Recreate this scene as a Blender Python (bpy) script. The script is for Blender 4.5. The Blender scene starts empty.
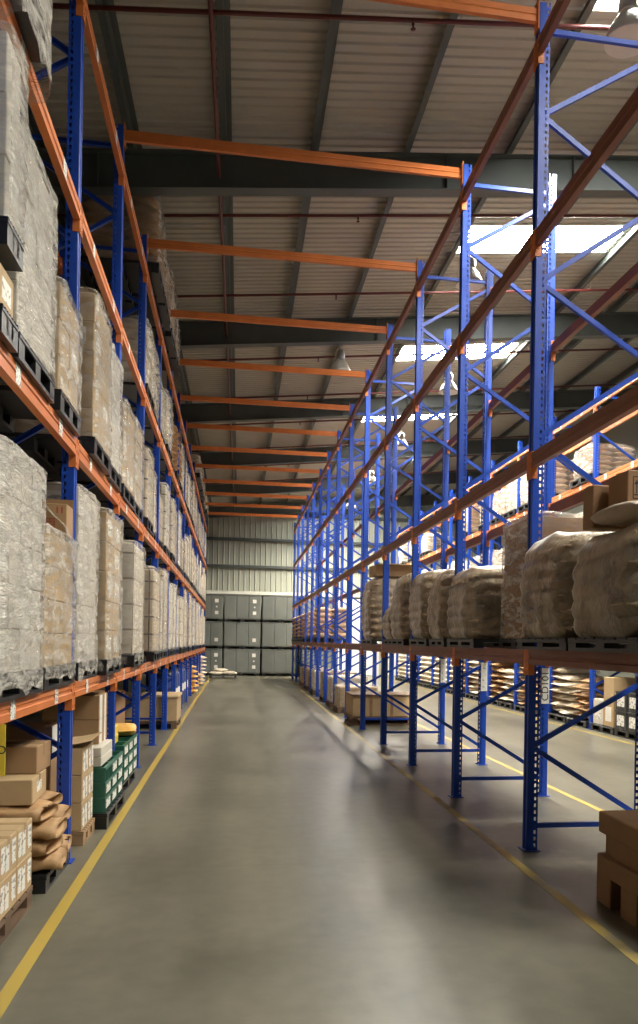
import bpy, math, random
from mathutils import Vector, Matrix, noise

random.seed(7)
sc = bpy.context.scene
col = sc.collection
PI = math.pi
ORD = ['first', 'second', 'third', 'fourth', 'fifth', 'sixth', 'seventh', 'eighth', 'ninth', 'tenth', 'eleventh',
       'twelfth', 'thirteenth', 'fourteenth', 'fifteenth', 'sixteenth', 'seventeenth', 'eighteenth', 'nineteenth',
       'twentieth', 'twenty-first', 'twenty-second', 'twenty-third', 'twenty-fourth', 'twenty-fifth', 'twenty-sixth',
       'twenty-seventh', 'twenty-eighth', 'twenty-ninth', 'thirtieth', 'thirty-first', 'thirty-second', 'thirty-third']

# ------------------------------------------------------------------ materials
def new_mat(name):
    m = bpy.data.materials.new(name); m.use_nodes = True
    nt = m.node_tree
    return m, nt, nt.nodes['Principled BSDF']

def N(nt, kind, **kw):
    n = nt.nodes.new(kind)
    for k, v in kw.items():
        if k in n.inputs: n.inputs[k].default_value = v
        else: setattr(n, k, v)
    return n

def mat(name, c, rough=.5, var=.12, scale=6., metal=0., bump=0., bscale=40., stretch=(1, 1, 1), spec=.5):
    m, nt, b = new_mat(name)
    tc = N(nt, 'ShaderNodeTexCoord'); mp = N(nt, 'ShaderNodeMapping'); mp.inputs['Scale'].default_value = stretch
    nt.links.new(tc.outputs['Object'], mp.inputs['Vector'])
    nz = N(nt, 'ShaderNodeTexNoise', Scale=scale, Detail=5.)
    nt.links.new(mp.outputs[0], nz.inputs['Vector'])
    rp = N(nt, 'ShaderNodeValToRGB')
    rp.color_ramp.elements[0].position = .3; rp.color_ramp.elements[1].position = .72
    rp.color_ramp.elements[0].color = (*[x * (1 - var) for x in c], 1)
    rp.color_ramp.elements[1].color = (*[min(1, x * (1 + var)) for x in c], 1)
    nt.links.new(nz.outputs['Fac'], rp.inputs[0]); nt.links.new(rp.outputs[0], b.inputs['Base Color'])
    b.inputs['Roughness'].default_value = rough; b.inputs['Metallic'].default_value = metal
    b.inputs['Specular IOR Level'].default_value = spec
    if bump:
        n2 = N(nt, 'ShaderNodeTexNoise', Scale=bscale, Detail=4.)
        nt.links.new(mp.outputs[0], n2.inputs['Vector'])
        bp = N(nt, 'ShaderNodeBump', Strength=bump, Distance=.02)
        nt.links.new(n2.outputs['Fac'], bp.inputs['Height']); nt.links.new(bp.outputs[0], b.inputs['Normal'])
    return m

def film_mat(name, c, lo, hi, stretch=(1, 1, 5), scale=3., bump=.6, rough=.24, ior=1.55):
    """stretch film: see-through plastic with whitish creases"""
    m, nt, b = new_mat(name)
    tc = N(nt, 'ShaderNodeTexCoord'); mp = N(nt, 'ShaderNodeMapping'); mp.inputs['Scale'].default_value = stretch
    mp.inputs['Rotation'].default_value = (.35, .15, 0)
    oi = N(nt, 'ShaderNodeObjectInfo'); ad = N(nt, 'ShaderNodeVectorMath', operation='ADD')
    sx = N(nt, 'ShaderNodeVectorMath', operation='SCALE'); cb = N(nt, 'ShaderNodeCombineXYZ')
    for i in range(3): nt.links.new(oi.outputs['Random'], cb.inputs[i])
    nt.links.new(cb.outputs[0], sx.inputs[0]); sx.inputs['Scale'].default_value = 37.
    nt.links.new(tc.outputs['Object'], ad.inputs[0]); nt.links.new(sx.outputs[0], ad.inputs[1])
    nt.links.new(ad.outputs[0], mp.inputs['Vector'])
    nz = N(nt, 'ShaderNodeTexNoise', Scale=scale, Detail=6., Roughness=.65, Distortion=.6)
    nt.links.new(mp.outputs[0], nz.inputs['Vector'])
    mr = N(nt, 'ShaderNodeMapRange'); mr.inputs['From Min'].default_value = .36; mr.inputs['From Max'].default_value = .64
    mr.inputs['To Min'].default_value = lo; mr.inputs['To Max'].default_value = hi
    nt.links.new(nz.outputs['Fac'], mr.inputs['Value'])
    n2 = N(nt, 'ShaderNodeTexNoise', Scale=scale * 3.2, Detail=5., Distortion=1.)
    nt.links.new(mp.outputs[0], n2.inputs['Vector'])
    bp = N(nt, 'ShaderNodeBump', Strength=bump, Distance=.03)
    nt.links.new(n2.outputs['Fac'], bp.inputs['Height'])
    if ior is None:
        nt.links.new(bp.outputs[0], b.inputs['Normal']); nt.links.new(mr.outputs[0], b.inputs['Alpha'])
        b.inputs['Base Color'].default_value = (*c, 1); b.inputs['Roughness'].default_value = rough; b.inputs['Specular IOR Level'].default_value = .7
        return m
    nt.nodes.remove(b)
    tr = N(nt, 'ShaderNodeBsdfTransparent'); df = N(nt, 'ShaderNodeBsdfDiffuse'); gl = N(nt, 'ShaderNodeBsdfGlossy')
    df.inputs['Color'].default_value = (*c, 1); gl.inputs['Color'].default_value = (.95, .92, .86, 1); gl.inputs['Roughness'].default_value = rough
    nt.links.new(bp.outputs[0], df.inputs['Normal']); nt.links.new(bp.outputs[0], gl.inputs['Normal'])
    fr = N(nt, 'ShaderNodeFresnel', IOR=ior); nt.links.new(bp.outputs[0], fr.inputs['Normal'])
    m1 = N(nt, 'ShaderNodeMixShader'); m2 = N(nt, 'ShaderNodeMixShader')
    nt.links.new(mr.outputs[0], m1.inputs[0]); nt.links.new(tr.outputs[0], m1.inputs[1]); nt.links.new(df.outputs[0], m1.inputs[2])
    nt.links.new(fr.outputs[0], m2.inputs[0]); nt.links.new(m1.outputs[0], m2.inputs[1]); nt.links.new(gl.outputs[0], m2.inputs[2])
    nt.links.new(m2.outputs[0], nt.nodes['Material Output'].inputs['Surface'])
    return m

def brick_mat(name, c1, c2, mortar, bw, bh, rough=.7):
    m, nt, b = new_mat(name)
    tc = N(nt, 'ShaderNodeTexCoord'); sp = N(nt, 'ShaderNodeSeparateXYZ'); cb = N(nt, 'ShaderNodeCombineXYZ')
    ad = N(nt, 'ShaderNodeMath', operation='ADD')
    nt.links.new(tc.outputs['Object'], sp.inputs[0])
    nt.links.new(sp.outputs[0], ad.inputs[0]); nt.links.new(sp.outputs[1], ad.inputs[1])
    nt.links.new(ad.outputs[0], cb.inputs[0]); nt.links.new(sp.outputs[2], cb.inputs[1])
    br = N(nt, 'ShaderNodeTexBrick', Scale=1.); br.offset = 0.0
    for k, v in (('Color1', (*c1, 1)), ('Color2', (*c2, 1)), ('Mortar', (*mortar, 1)), ('Mortar Size', .012), ('Brick Width', bw), ('Row Height', bh)):
        br.inputs[k].default_value = v
    nt.links.new(cb.outputs[0], br.inputs['Vector']); nt.links.new(br.outputs['Color'], b.inputs['Base Color'])
    b.inputs['Roughness'].default_value = rough
    return m

def label_mat(name, paper, ink, freq, thr=.5):
    """printed paper label with rows of dark bars"""
    m, nt, b = new_mat(name)
    tc = N(nt, 'ShaderNodeTexCoord')
    mp = N(nt, 'ShaderNodeMapping'); mp.inputs['Scale'].default_value = (freq * .6, freq * .6, freq)
    nt.links.new(tc.outputs['Object'], mp.inputs['Vector'])
    nz = N(nt, 'ShaderNodeTexNoise', Scale=1., Detail=2.)
    nt.links.new(mp.outputs[0], nz.inputs['Vector'])
    rp = N(nt, 'ShaderNodeValToRGB'); rp.color_ramp.interpolation = 'CONSTANT'
    rp.color_ramp.elements[0].color = (*paper, 1); rp.color_ramp.elements[1].position = thr + .06
    rp.color_ramp.elements[1].color = (*ink, 1)
    nt.links.new(nz.outputs['Fac'], rp.inputs[0]); nt.links.new(rp.outputs[0], b.inputs['Base Color'])
    b.inputs['Roughness'].default_value = .55
    return m

def emit_mat(name, c, s):
    m, nt, b = new_mat(name)
    b.inputs['Base Color'].default_value = (*c, 1)
    b.inputs['Emission Color'].default_value = (*c, 1); b.inputs['Emission Strength'].default_value = s
    return m

M = {}
M['blue'] = mat('blue_powder_coat', (.014, .062, .40), .36, .10, 3., spec=.28)
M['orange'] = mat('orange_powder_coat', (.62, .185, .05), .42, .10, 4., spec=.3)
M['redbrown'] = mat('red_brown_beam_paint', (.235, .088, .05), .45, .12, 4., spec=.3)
M['galv'] = mat('galvanised_steel', (.45, .45, .43), .4, .1, 8., .6)
M['kraft'] = mat('kraft_carton', (.36, .22, .11), .75, .08, 5., bump=.04)
M['kraft2'] = mat('pale_kraft_carton', (.47, .33, .175), .75, .08, 5., bump=.04)
M['kraft3'] = mat('brown_carton', (.30, .165, .075), .75, .08, 5., bump=.04)
M['tape'] = mat('packing_tape', (.46, .32, .17), .25, .06, 5.)
M['white_carton'] = mat('white_carton', (.62, .58, .50), .6, .06, 5.)
M['paper_bag'] = mat('kraft_paper_sack', (.45, .27, .125), .7, .16, 5., bump=.7, bscale=10.)
M['white_bag'] = mat('woven_white_sack', (.68, .60, .47), .6, .12, 6., bump=.2, bscale=20.)
M['pink_bag'] = mat('buff_paper_sack', (.62, .42, .26), .7, .14, 5., bump=.2, bscale=16.)
M['grey_bag'] = mat('drab_woven_sack', (.40, .305, .21), .6, .2, 5., bump=.3, bscale=16.)
M['yellow_bag'] = mat('orange_yellow_sack', (.75, .42, .10), .5, .15, 6., bump=.2, bscale=16.)
M['black_plastic'] = mat('black_plastic', (.011, .0115, .012), .4, .2, 6.)
M['dark_plastic'] = mat('dark_grey_plastic', (.06, .062, .06), .45, .15, 6.)
M['grey_plastic'] = mat('grey_green_plastic', (.15, .162, .146), .5, .07, 2.)
M['green_plastic'] = mat('green_plastic', (.02, .12, .08), .4, .1, 5.)
M['drum_blue'] = mat('blue_plastic_drum', (.02, .05, .20), .4, .1, 5.)
M['wood'] = mat('pallet_wood', (.30, .19, .10), .8, .25, 9., stretch=(1, .15, 1), bump=.1)
M['dark_wood'] = mat('dark_pallet_wood', (.14, .085, .05), .8, .25, 9., stretch=(1, .15, 1), bump=.1)
M['paper'] = mat('white_paper', (.78, .76, .70), .6, .05, 8.)
M['label'] = label_mat('printed_label', (.82, .80, .74), (.10, .10, .10), 75., .52)
M['label2'] = label_mat('pale_print_label', (.80, .78, .72), (.35, .34, .32), 30.)
M['yellow_card'] = mat('yellow_card', (.80, .58, .05), .45, .05, 4.)
M['ink'] = mat('black_ink', (.02, .02, .02), .5, 0., 4.)
M['red_ink'] = mat('red_brown_ink', (.32, .05, .03), .6, .05, 4.)
M['film'] = film_mat('clear_stretch_film', (.92, .875, .79), .08, .74, stretch=(1, 1, 3.4), scale=5., bump=1., rough=.13, ior=None)
M['film_thick'] = film_mat('milky_stretch_film', (.92, .875, .80), .18, .88, stretch=(1, 1, 4.), scale=5., bump=1., rough=.13, ior=None)
M['film_glareless'] = film_mat('glareless_end_film', (.85, .80, .72), .0, .30, stretch=(1, 1, 3.0), scale=4., bump=.6, rough=.2, ior=1.25)  # clearer, duller copy of the film imitating faces that catch no glare
M['film_drab'] = film_mat('drab_stretch_film', (.45, .37, .27), .20, .75, stretch=(1.6, 1.6, 1.0), scale=3.0, bump=.35, rough=.30, ior=1.35)
M['block'] = brick_mat('stacked_cartons', (.52, .40, .26), (.60, .48, .33), (.10, .065, .04), .36, .26)
M['block2'] = brick_mat('stacked_white_cartons', (.66, .60, .50), (.60, .54, .44), (.20, .14, .09), .30, .30)
M['girder'] = mat('grey_green_steel', (.075, .088, .082), .55, .1, 3.)
M['pipe'] = mat('red_pipe_paint', (.12, .022, .02), .4, .1, 5.)
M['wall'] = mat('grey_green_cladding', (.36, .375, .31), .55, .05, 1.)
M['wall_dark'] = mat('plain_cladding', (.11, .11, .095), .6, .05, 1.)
M['sheet'] = mat('roof_sheet', (.41, .385, .325), .5, .06, 1.)
M['door'] = mat('white_door_panel', (.80, .82, .82), .5, .03, 1.)
M['rail'] = mat('pale_rail', (.62, .62, .55), .5, .05, 2.)
M['lamp_shade'] = mat('frosted_lamp_shade', (.50, .49, .44), .3, .03, 3.)
M['bulb'] = emit_mat('lit_lamp_bulb', (1., .86, .62), 4.)
M['sky_panel'] = emit_mat('translucent_roof_panel', (1., .985, .92), 34.)

def floor_mat():
    m, nt, b = new_mat('polished_concrete')
    tc = N(nt, 'ShaderNodeTexCoord')
    mp = N(nt, 'ShaderNodeMapping'); mp.inputs['Scale'].default_value = (1.6, .22, 1); nt.links.new(tc.outputs['Object'], mp.inputs['Vector'])
    n1 = N(nt, 'ShaderNodeTexNoise', Scale=1.1, Detail=4.); nt.links.new(mp.outputs[0], n1.inputs['Vector'])
    n2 = N(nt, 'ShaderNodeTexNoise', Scale=7., Detail=5.); nt.links.new(tc.outputs['Object'], n2.inputs['Vector'])
    n4 = N(nt, 'ShaderNodeTexNoise', Scale=.5, Detail=3.); nt.links.new(tc.outputs['Object'], n4.inputs['Vector'])
    a1 = N(nt, 'ShaderNodeMath', operation='ADD'); nt.links.new(n1.outputs['Fac'], a1.inputs[0]); nt.links.new(n4.outputs['Fac'], a1.inputs[1])
    a2 = N(nt, 'ShaderNodeMath', operation='MULTIPLY_ADD'); a2.inputs[1].default_value = .5; nt.links.new(n2.outputs['Fac'], a2.inputs[0]); nt.links.new(a1.outputs[0], a2.inputs[2])
    m0 = N(nt, 'ShaderNodeMapRange'); m0.inputs['From Min'].default_value = .95; m0.inputs['From Max'].default_value = 1.55; nt.links.new(a2.outputs[0], m0.inputs['Value'])
    mx = N(nt, 'ShaderNodeMix', data_type='RGBA'); mx.inputs[6].default_value = (.098, .091, .066, 1); mx.inputs[7].default_value = (.192, .178, .132, 1)
    nt.links.new(m0.outputs[0], mx.inputs[0])
    # saw-cut joints
    sp = N(nt, 'ShaderNodeSeparateXYZ'); nt.links.new(tc.outputs['Object'], sp.inputs[0])
    def line(out, period, off, half):
        a = N(nt, 'ShaderNodeMath', operation='ADD'); a.inputs[1].default_value = off + 1000 * period; nt.links.new(out, a.inputs[0])
        mo = N(nt, 'ShaderNodeMath', operation='MODULO'); mo.inputs[1].default_value = period; nt.links.new(a.outputs[0], mo.inputs[0])
        lt = N(nt, 'ShaderNodeMath', operation='LESS_THAN'); lt.inputs[1].default_value = half; nt.links.new(mo.outputs[0], lt.inputs[0])
        return lt.outputs[0]
    la = line(sp.outputs[1], 5.67, -.43, .012); lb = line(sp.outputs[0], 5.2, -2.62, .010)
    mxx = N(nt, 'ShaderNodeMath', operation='MAXIMUM'); nt.links.new(la, mxx.inputs[0]); nt.links.new(lb, mxx.inputs[1])
    ms = N(nt, 'ShaderNodeMath', operation='MULTIPLY'); ms.inputs[1].default_value = .55; nt.links.new(mxx.outputs[0], ms.inputs[0])
    m2 = N(nt, 'ShaderNodeMix', data_type='RGBA'); m2.inputs[7].default_value = (.09, .08, .07, 1)
    nt.links.new(ms.outputs[0], m2.inputs[0]); nt.links.new(mx.outputs[2], m2.inputs[6])
    nt.links.new(m2.outputs[2], b.inputs['Base Color'])
    b.inputs['Roughness'].default_value = .33; b.inputs['Specular IOR Level'].default_value = .4
    return m
M['floor'] = floor_mat()

def line_mat(name, wear):
    m, nt, b = new_mat(name)
    tc = N(nt, 'ShaderNodeTexCoord')
    nz = N(nt, 'ShaderNodeTexNoise', Scale=3.5, Detail=8., Roughness=.7); nt.links.new(tc.outputs['Object'], nz.inputs['Vector'])
    rp = N(nt, 'ShaderNodeValToRGB')
    rp.color_ramp.elements[0].position = wear; rp.color_ramp.elements[1].position = wear + .16
    rp.color_ramp.elements[0].color = (.27, .235, .16, 1); rp.color_ramp.elements[1].color = (.42, .30, .055, 1)
    nt.links.new(nz.outputs['Fac'], rp.inputs[0]); nt.links.new(rp.outputs[0], b.inputs['Base Color'])
    b.inputs['Roughness'].default_value = .5
    return m
M['line'] = line_mat('yellow_floor_paint', .22)
M['line_worn'] = line_mat('worn_yellow_floor_paint', .40)

# ------------------------------------------------------------------ geometry helpers
class MB:
    def __init__(s): s.v = []; s.f = []; s.sm = []
    def add(s, vs, fs, smooth=False):
        o = len(s.v); s.v += [tuple(v) for v in vs]
        for f in fs: s.f.append(tuple(i + o for i in f)); s.sm.append(smooth)
        return s
    def box(s, x0, x1, y0, y1, z0, z1):
        vs = [(x, y, z) for z in (z0, z1) for x, y in ((x0, y0), (x1, y0), (x1, y1), (x0, y1))]
        return s.add(vs, [(3, 2, 1, 0), (4, 5, 6, 7), (0, 1, 5, 4), (1, 2, 6, 5), (2, 3, 7, 6), (3, 0, 4, 7)])
    def bbox(s, x0, x1, y0, y1, z0, z1, b=.006):
        """box with chamfered edges"""
        xs = (x0, x0 + b, x1 - b, x1); ys = (y0, y0 + b, y1 - b, y1)
        prof = [(x0 + b, y0), (x1 - b, y0), (x1, y0 + b), (x1, y1 - b), (x1 - b, y1), (x0 + b, y1), (x0, y1 - b), (x0, y0 + b)]
        inn = [(x0 + b, y0 + b), (x1 - b, y0 + b), (x1 - b, y0 + b), (x1 - b, y1 - b), (x1 - b, y1 - b), (x0 + b, y1 - b), (x0 + b, y1 - b), (x0 + b, y0 + b)]
        rings = [[(p[0], p[1], z0) for p in inn], [(p[0], p[1], z0 + b) for p in prof], [(p[0], p[1], z1 - b) for p in prof], [(p[0], p[1], z1) for p in inn]]
        return s.loft(rings, True)
    def loft(s, rings, cap=True, smooth=False):
        n = len(rings[0]); vs = [p for r in rings for p in r]; fs = []
        for i in range(len(rings) - 1):
            for j in range(n):
                a, b = i * n + j, i * n + (j + 1) % n
                fs.append((a, b, b + n, a + n))
        if cap:
            fs.append(tuple(range(n))[::-1]); fs.append(tuple(range((len(rings) - 1) * n, len(rings) * n)))
        return s.add(vs, fs, smooth)
    def prism(s, prof, y0, y1):
        """profile in (x,z) swept along y"""
        return s.loft([[(p[0], y0, p[1]) for p in prof], [(p[0], y1, p[1]) for p in prof]])
    def bar(s, p, q, prof, up=(0, 1, 0)):
        p, q = Vector(p), Vector(q); d = (q - p).normalized(); u = Vector(up); w = d.cross(u).normalized(); u = w.cross(d)
        return s.loft([[tuple(o + w * a + u * b) for a, b in prof] for o in (p, q)])
    def tube(s, pts, r, n=10, smooth=True):
        pts = [Vector(p) for p in pts]; rings = []
        for i, p in enumerate(pts):
            d = (pts[min(i + 1, len(pts) - 1)] - pts[max(i - 1, 0)]).normalized()
            a = Vector((0, 0, 1)) if abs(d.z) < .9 else Vector((1, 0, 0)); w = d.cross(a).normalized(); u = w.cross(d)
            rings.append([tuple(p + (w * math.cos(2 * PI * k / n) + u * math.sin(2 * PI * k / n)) * r) for k in range(n)])
        return s.loft(rings, True, smooth)
    def lathe(s, prof, n=24, smooth=True, c=(0, 0)):
        return s.loft([[(c[0] + r * math.cos(2 * PI * k / n), c[1] + r * math.sin(2 * PI * k / n), z) for k in range(n)] for r, z in prof], True, smooth)
    def mesh(s, name, m):
        me = bpy.data.meshes.new(name); me.from_pydata(s.v, [], s.f)
        me.polygons.foreach_set('use_smooth', s.sm); me.materials.append(m); me.update()
        return me
    def build(s, name, m, parent=None):
        return obj(name, s.mesh(name, m), parent)

def obj(name, me, parent=None, loc=(0, 0, 0), rz=0):
    o = bpy.data.objects.new(name, me); col.objects.link(o)
    if parent: o.parent = parent
    o.location = loc
    if rz: o.rotation_euler = (0, 0, rz)
    return o

def tag(o, label, cat, group=None, kind=None):
    o['label'] = label; o['category'] = cat
    if group: o['group'] = group
    o['kind'] = kind or 'thing'
    return o

def thing(name, label, cat, loc=(0, 0, 0), rz=0, group=None):
    return tag(obj(name, None, None, loc, rz), label, cat, group)

def struct(name, mb, m):
    o = mb.build(name, m); o['kind'] = 'structure'; return o

def copy_tree(o, parent=None):
    c = o.copy(); col.objects.link(c)
    if parent: c.parent = parent
    for ch in list(o.children): copy_tree(ch, c)
    return c

_text = {}
def text_mesh(txt, size, m):
    if (txt, size, m.name) in _text: return _text[(txt, size, m.name)]
    cu = bpy.data.curves.new('lettering', 'FONT'); cu.body = txt; cu.size = size; cu.extrude = .0006
    cu.align_x = 'CENTER'; cu.align_y = 'CENTER'
    o = bpy.data.objects.new('lettering', cu); col.objects.link(o)
    dg = bpy.context.evaluated_depsgraph_get()
    me = bpy.data.meshes.new_from_object(o.evaluated_get(dg)); bpy.data.objects.remove(o); bpy.data.curves.remove(cu)
    me.materials.clear(); me.materials.append(m)
    _text[(txt, size, m.name)] = me
    return me

# ------------------------------------------------------------------ layout (metres; camera at the origin of the aisle)
S = 2.272; Y0 = 6.345; XR = 2.369; DEP = 1.085; TOP = 7.0
LA = .0075                                           # the left rack stands half a degree off the aisle
XL = lambda y: -1.194 - LA * y
FY = lambda i: Y0 + S * i
LV_L = [1.30, 3.13, 4.90, 6.52]; LV_R = [1.60, 3.22, 5.05, 6.64]
X2 = 7.12
LEVEL = ['lowest', 'second', 'third', 'top']
def roofz(x): return 8.47 + .1 * (x - .7)

# ------------------------------------------------------------------ setting
WY = 40.0
b = MB(); b.box(-7, 13, -9, WY + .2, -.2, 0); struct('floor', b, M['floor'])
def ribbed(x0, x1, z0, z1, y, pitch, d, into=-1):
    prof = []; x = x0
    while x < x1 - 1e-6:
        prof += [(x, 0), (x + pitch * .72, 0), (x + pitch * .80, d), (x + pitch * .92, d)]; x += pitch
    prof.append((min(x, x1), 0)); b = MB()
    n = len(prof)
    vs = [(p[0], y + into * p[1], z) for z in (z0, z1) for p in prof] + [(p[0], y + .15, z) for z in (z0, z1) for p in (prof[0], prof[-1])]
    fs = [(i, i + 1, n + i + 1, n + i) for i in range(n - 1)] + [(2 * n, 2 * n + 1, 2 * n + 3, 2 * n + 2)]
    return b.add(vs, fs)
struct('wall_back', ribbed(-7, 13, 0, 9.6, WY, .26, .035), M['wall'])
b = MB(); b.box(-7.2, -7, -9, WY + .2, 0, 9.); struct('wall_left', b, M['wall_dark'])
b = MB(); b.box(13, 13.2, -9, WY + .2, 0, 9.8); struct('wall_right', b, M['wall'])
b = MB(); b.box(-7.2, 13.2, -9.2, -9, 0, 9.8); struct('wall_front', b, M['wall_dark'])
for k, (z, h, m) in enumerate(((4.03, .16, 'rail'), (5.33, .13, 'girder'), (6.66, .13, 'girder'), (7.95, .13, 'girder'))):
    b = MB(); b.box(-6.98, 12.98, WY - .16, WY - .036, z - h / 2, z + h / 2); b.box(-6.98, 12.98, WY - .20, WY - .16, z - h / 2, z - h / 2 + .03)
    struct('trim_%d' % (k + 1), b, M[m])
# white sectional dock doors in the far wall beyond the right rack
for k, (x0, x1) in enumerate(((3.7, 6.9), (7.5, 10.6))):
    b = MB()
    for j in range(8): b.bbox(x0, x1, WY - .10, WY - .045, .02 + j * .48, .49 + j * .48, .012)
    d = struct('door_%d' % (k + 1), b, M['door'])
    fr = MB(); fr.box(x0 - .14, x0 - .01, WY - .12, WY - .04, 0, 3.93); fr.box(x1 + .01, x1 + .14, WY - .12, WY - .04, 0, 3.93)
    f = fr.build('door_frame', M['rail'], d)

# roof sheet: ribs run across the aisle, the roof rises to the right; translucent panels let daylight in
SKY_Y = [-3.4 + 5.67 * k for k in range(8)]; SKY_X = (3.75, 6.65); SKY_H = .46
def roof_sheet():
    b = MB(); pitch = .16; ys = []
    y = -9.0
    while y < WY:
        ys += [(y, 0), (y + .045, 0), (y + .065, .022), (y + .125, .022), (y + .145, 0)]; y += pitch
    ys.append((WY, 0))
    def strip(x0, x1, rng):
        vs = []; fs = []
        for yy, d in rng: vs += [(x0, yy, roofz(x0) + d), (x1, yy, roofz(x1) + d)]
        for i in range(len(rng) - 1): fs.append((2 * i, 2 * i + 1, 2 * i + 3, 2 * i + 2))
        b.add(vs, fs)
    strip(-7.2, SKY_X[0], ys); strip(SKY_X[1], 13.2, ys)
    seg = []; 
    for p in ys:
        if any(abs(p[0] - c) < SKY_H for c in SKY_Y):
            if len(seg) > 1: strip(SKY_X[0], SKY_X[1], seg)
            seg = []
        else: seg.append(p)
    if len(seg) > 1: strip(SKY_X[0], SKY_X[1], seg)
    # outer skin over the sheet keeps daylight out of the laps
    for x0, x1, y0, y1 in [(-7.2, SKY_X[0] - .0, -9.2, WY + .2), (SKY_X[1], 13.2, -9.2, WY + .2)]:
        b.add([(x0, y0, roofz(x0) + .08), (x1, y0, roofz(x1) + .08), (x1, y1, roofz(x1) + .08), (x0, y1, roofz(x0) + .08)], [(0, 1, 2, 3)])
    return b
struct('ceiling', roof_sheet(), M['sheet'])
for k, yc in enumerate(SKY_Y):
    b = MB(); vs = []; fs = []
    x0, x1 = SKY_X; h = SKY_H + .08
    vs = [(x, y, roofz(x) + dz) for dz in (.045, .07) for x, y in ((x0 - .03, yc - h), (x1 + .03, yc - h), (x1 + .03, yc + h), (x0 - .03, yc + h))]
    b.add(vs, [(3, 2, 1, 0), (4, 5, 6, 7), (0, 1, 5, 4), (1, 2, 6, 5), (2, 3, 7, 6), (3, 0, 4, 7)])
    struct('window_%d' % (k + 1), b, M['sky_panel'])

# girders across, purlins along
GIR = [5.18 + 5.67 * k for k in range(7)]
def girder(y):
    b = MB(); xa, xb = -6.9, 12.9
    def slab(d0, d1, y0, y1):
        vs = [(x, yy, roofz(x) - dd) for dd in (d1, d0) for x, yy in ((xa, y0), (xb, y0), (xb, y1), (xa, y1))]
        b.add(vs, [(3, 2, 1, 0), (4, 5, 6, 7), (0, 1, 5, 4), (1, 2, 6, 5), (2, 3, 7, 6), (3, 0, 4, 7)])
    slab(.70, .685, y - .10, y + .10); slab(.215, .2, y - .10, y + .10); slab(.685, .215, y - .008, y + .008)
    for x in (-5.2, -1.9, 2.75, 4.6, 9.0):
        z0, z1 = roofz(x) - .68, roofz(x) - .22
        b.box(x - .006, x + .006, y - .09, y + .09, z0, z1)
    return b
for y in GIR: struct('roof_girder', girder(y), M['girder'])
for x in (-5.2, -3.9, -2.68, -1.45, -.27, .91, 2.2, 3.66, 5.15, 6.72, 8.0, 9.3, 10.6, 11.9):
    b = MB(); z = roofz(x)
    b.prism([(x - .07, z - .2), (x + .006, z - .2), (x + .006, z - .01), (x + .075, z - .008), (x + .075, z - .002), (x, z - .004), (x, z - .194), (x - .07, z - .194)], -8.9, WY - .05)
    struct('roof_purlin', b, M['girder'])
# left-hand and right-hand steel columns of the portal frames, behind the racks
for y in GIR:
    for x in (-6.7, 12.7):
        b = MB(); z = roofz(x) - .7
        b.box(x - .15, x - .13, y - .1, y + .1, 0, z); b.box(x + .13, x + .15, y - .1, y + .1, 0, z); b.box(x - .13, x + .13, y - .006, y + .006, 0, z)
        struct('column', b, M['girder'])

# painted aisle lines
def floor_line(name, x0a, x0b, y0, y1, m, label, w=.075):
    b = MB(); n = 40; vs = []; fs = []
    for i in range(n + 1):
        t = i / n; y = y0 + (y1 - y0) * t; x = x0a + (x0b - x0a) * t
        vs += [(x - w / 2, y, .0022), (x + w / 2, y, .0022), (x - w / 2, y, .0), (x + w / 2, y, .0)]
    for i in range(n):
        a = 4 * i; fs += [(a, a + 1, a + 5, a + 4), (a + 2, a, a + 4, a + 6), (a + 1, a + 3, a + 7, a + 5)]
    b.add(vs, fs); o = b.build(name, m); o['kind'] = 'structure'; o['label'] = label
floor_line('floor_marking', -1.04, -1.25, 1.0, 37, M['line'], 'yellow painted line along the foot of the left rack')
floor_line('floor_marking', 2.165, 2.165, 1.0, 37, M['line_worn'], 'worn yellow line along the front of the right rack')
floor_line('floor_marking', 3.72, 3.72, 1.0, 37, M['line'], 'yellow line behind the right rack')
floor_line('floor_marking', 6.80, 6.80, 5.0, 37, M['line'], 'yellow line in front of the far rack')

# ------------------------------------------------------------------ rack parts (local: front face at x=0, rack runs to +x)
def solidified(mb, name, m, t):
    me = mb.mesh(name, m); o = bpy.data.objects.new(name, me); col.objects.link(o)
    md = o.modifiers.new('s', 'SOLIDIFY'); md.thickness = t; md.offset = 0
    dg = bpy.context.evaluated_depsgraph_get(); r = bpy.data.meshes.new_from_object(o.evaluated_get(dg))
    bpy.data.objects.remove(o); r.name = name
    return r
def post_mesh(h):
    """open roll-formed post: ribbed web towards the aisle, a row of slots down each flank"""
    b = MB(); z0, z1 = .006, h
    web = [(0.09, -.034), (.09, -.05), (.0762, -.05)]
    front = [(.056, -.05), (0.003, -.05), (0, -.046), (0, -.022), (.011, -.015), (.011, .015), (0, .022), (0, .046), (.003, .05), (.056, .05)]
    back = [(.0762, .05), (.09, .05), (.09, .034)]
    for strip in (web, front, back):
        vs = [(x, y, z) for z in (z0, z1) for x, y in strip]; n = len(strip)
        b.add(vs, [(i, i + 1, n + i + 1, n + i) for i in range(n - 1)])
    for sy in (-.05, .05):                       # rungs between the slots
        z = z0; k = 0
        while z < z1 - .02:
            zz = min(z + .026, z1)
            b.add([(.056, sy, z), (.0762, sy, z), (.0762, sy, zz), (.056, sy, zz)], [(0, 1, 2, 3)]); z += .055
    return solidified(b, 'post', M['blue'], .003)
def rear_matrix(me):
    r = me.copy()
    r.transform(Matrix.Translation((DEP, 0, 0)) @ Matrix.Rotation(PI, 4, 'Z')); return r
POST = post_mesh(TOP); POST_R = rear_matrix(POST)
CH = [(-.02, -.016), (.02, -.016), (.02, .016), (.015, .016), (.015, -.011), (-.015, -.011), (-.015, .016), (-.02, .016)]
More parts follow.
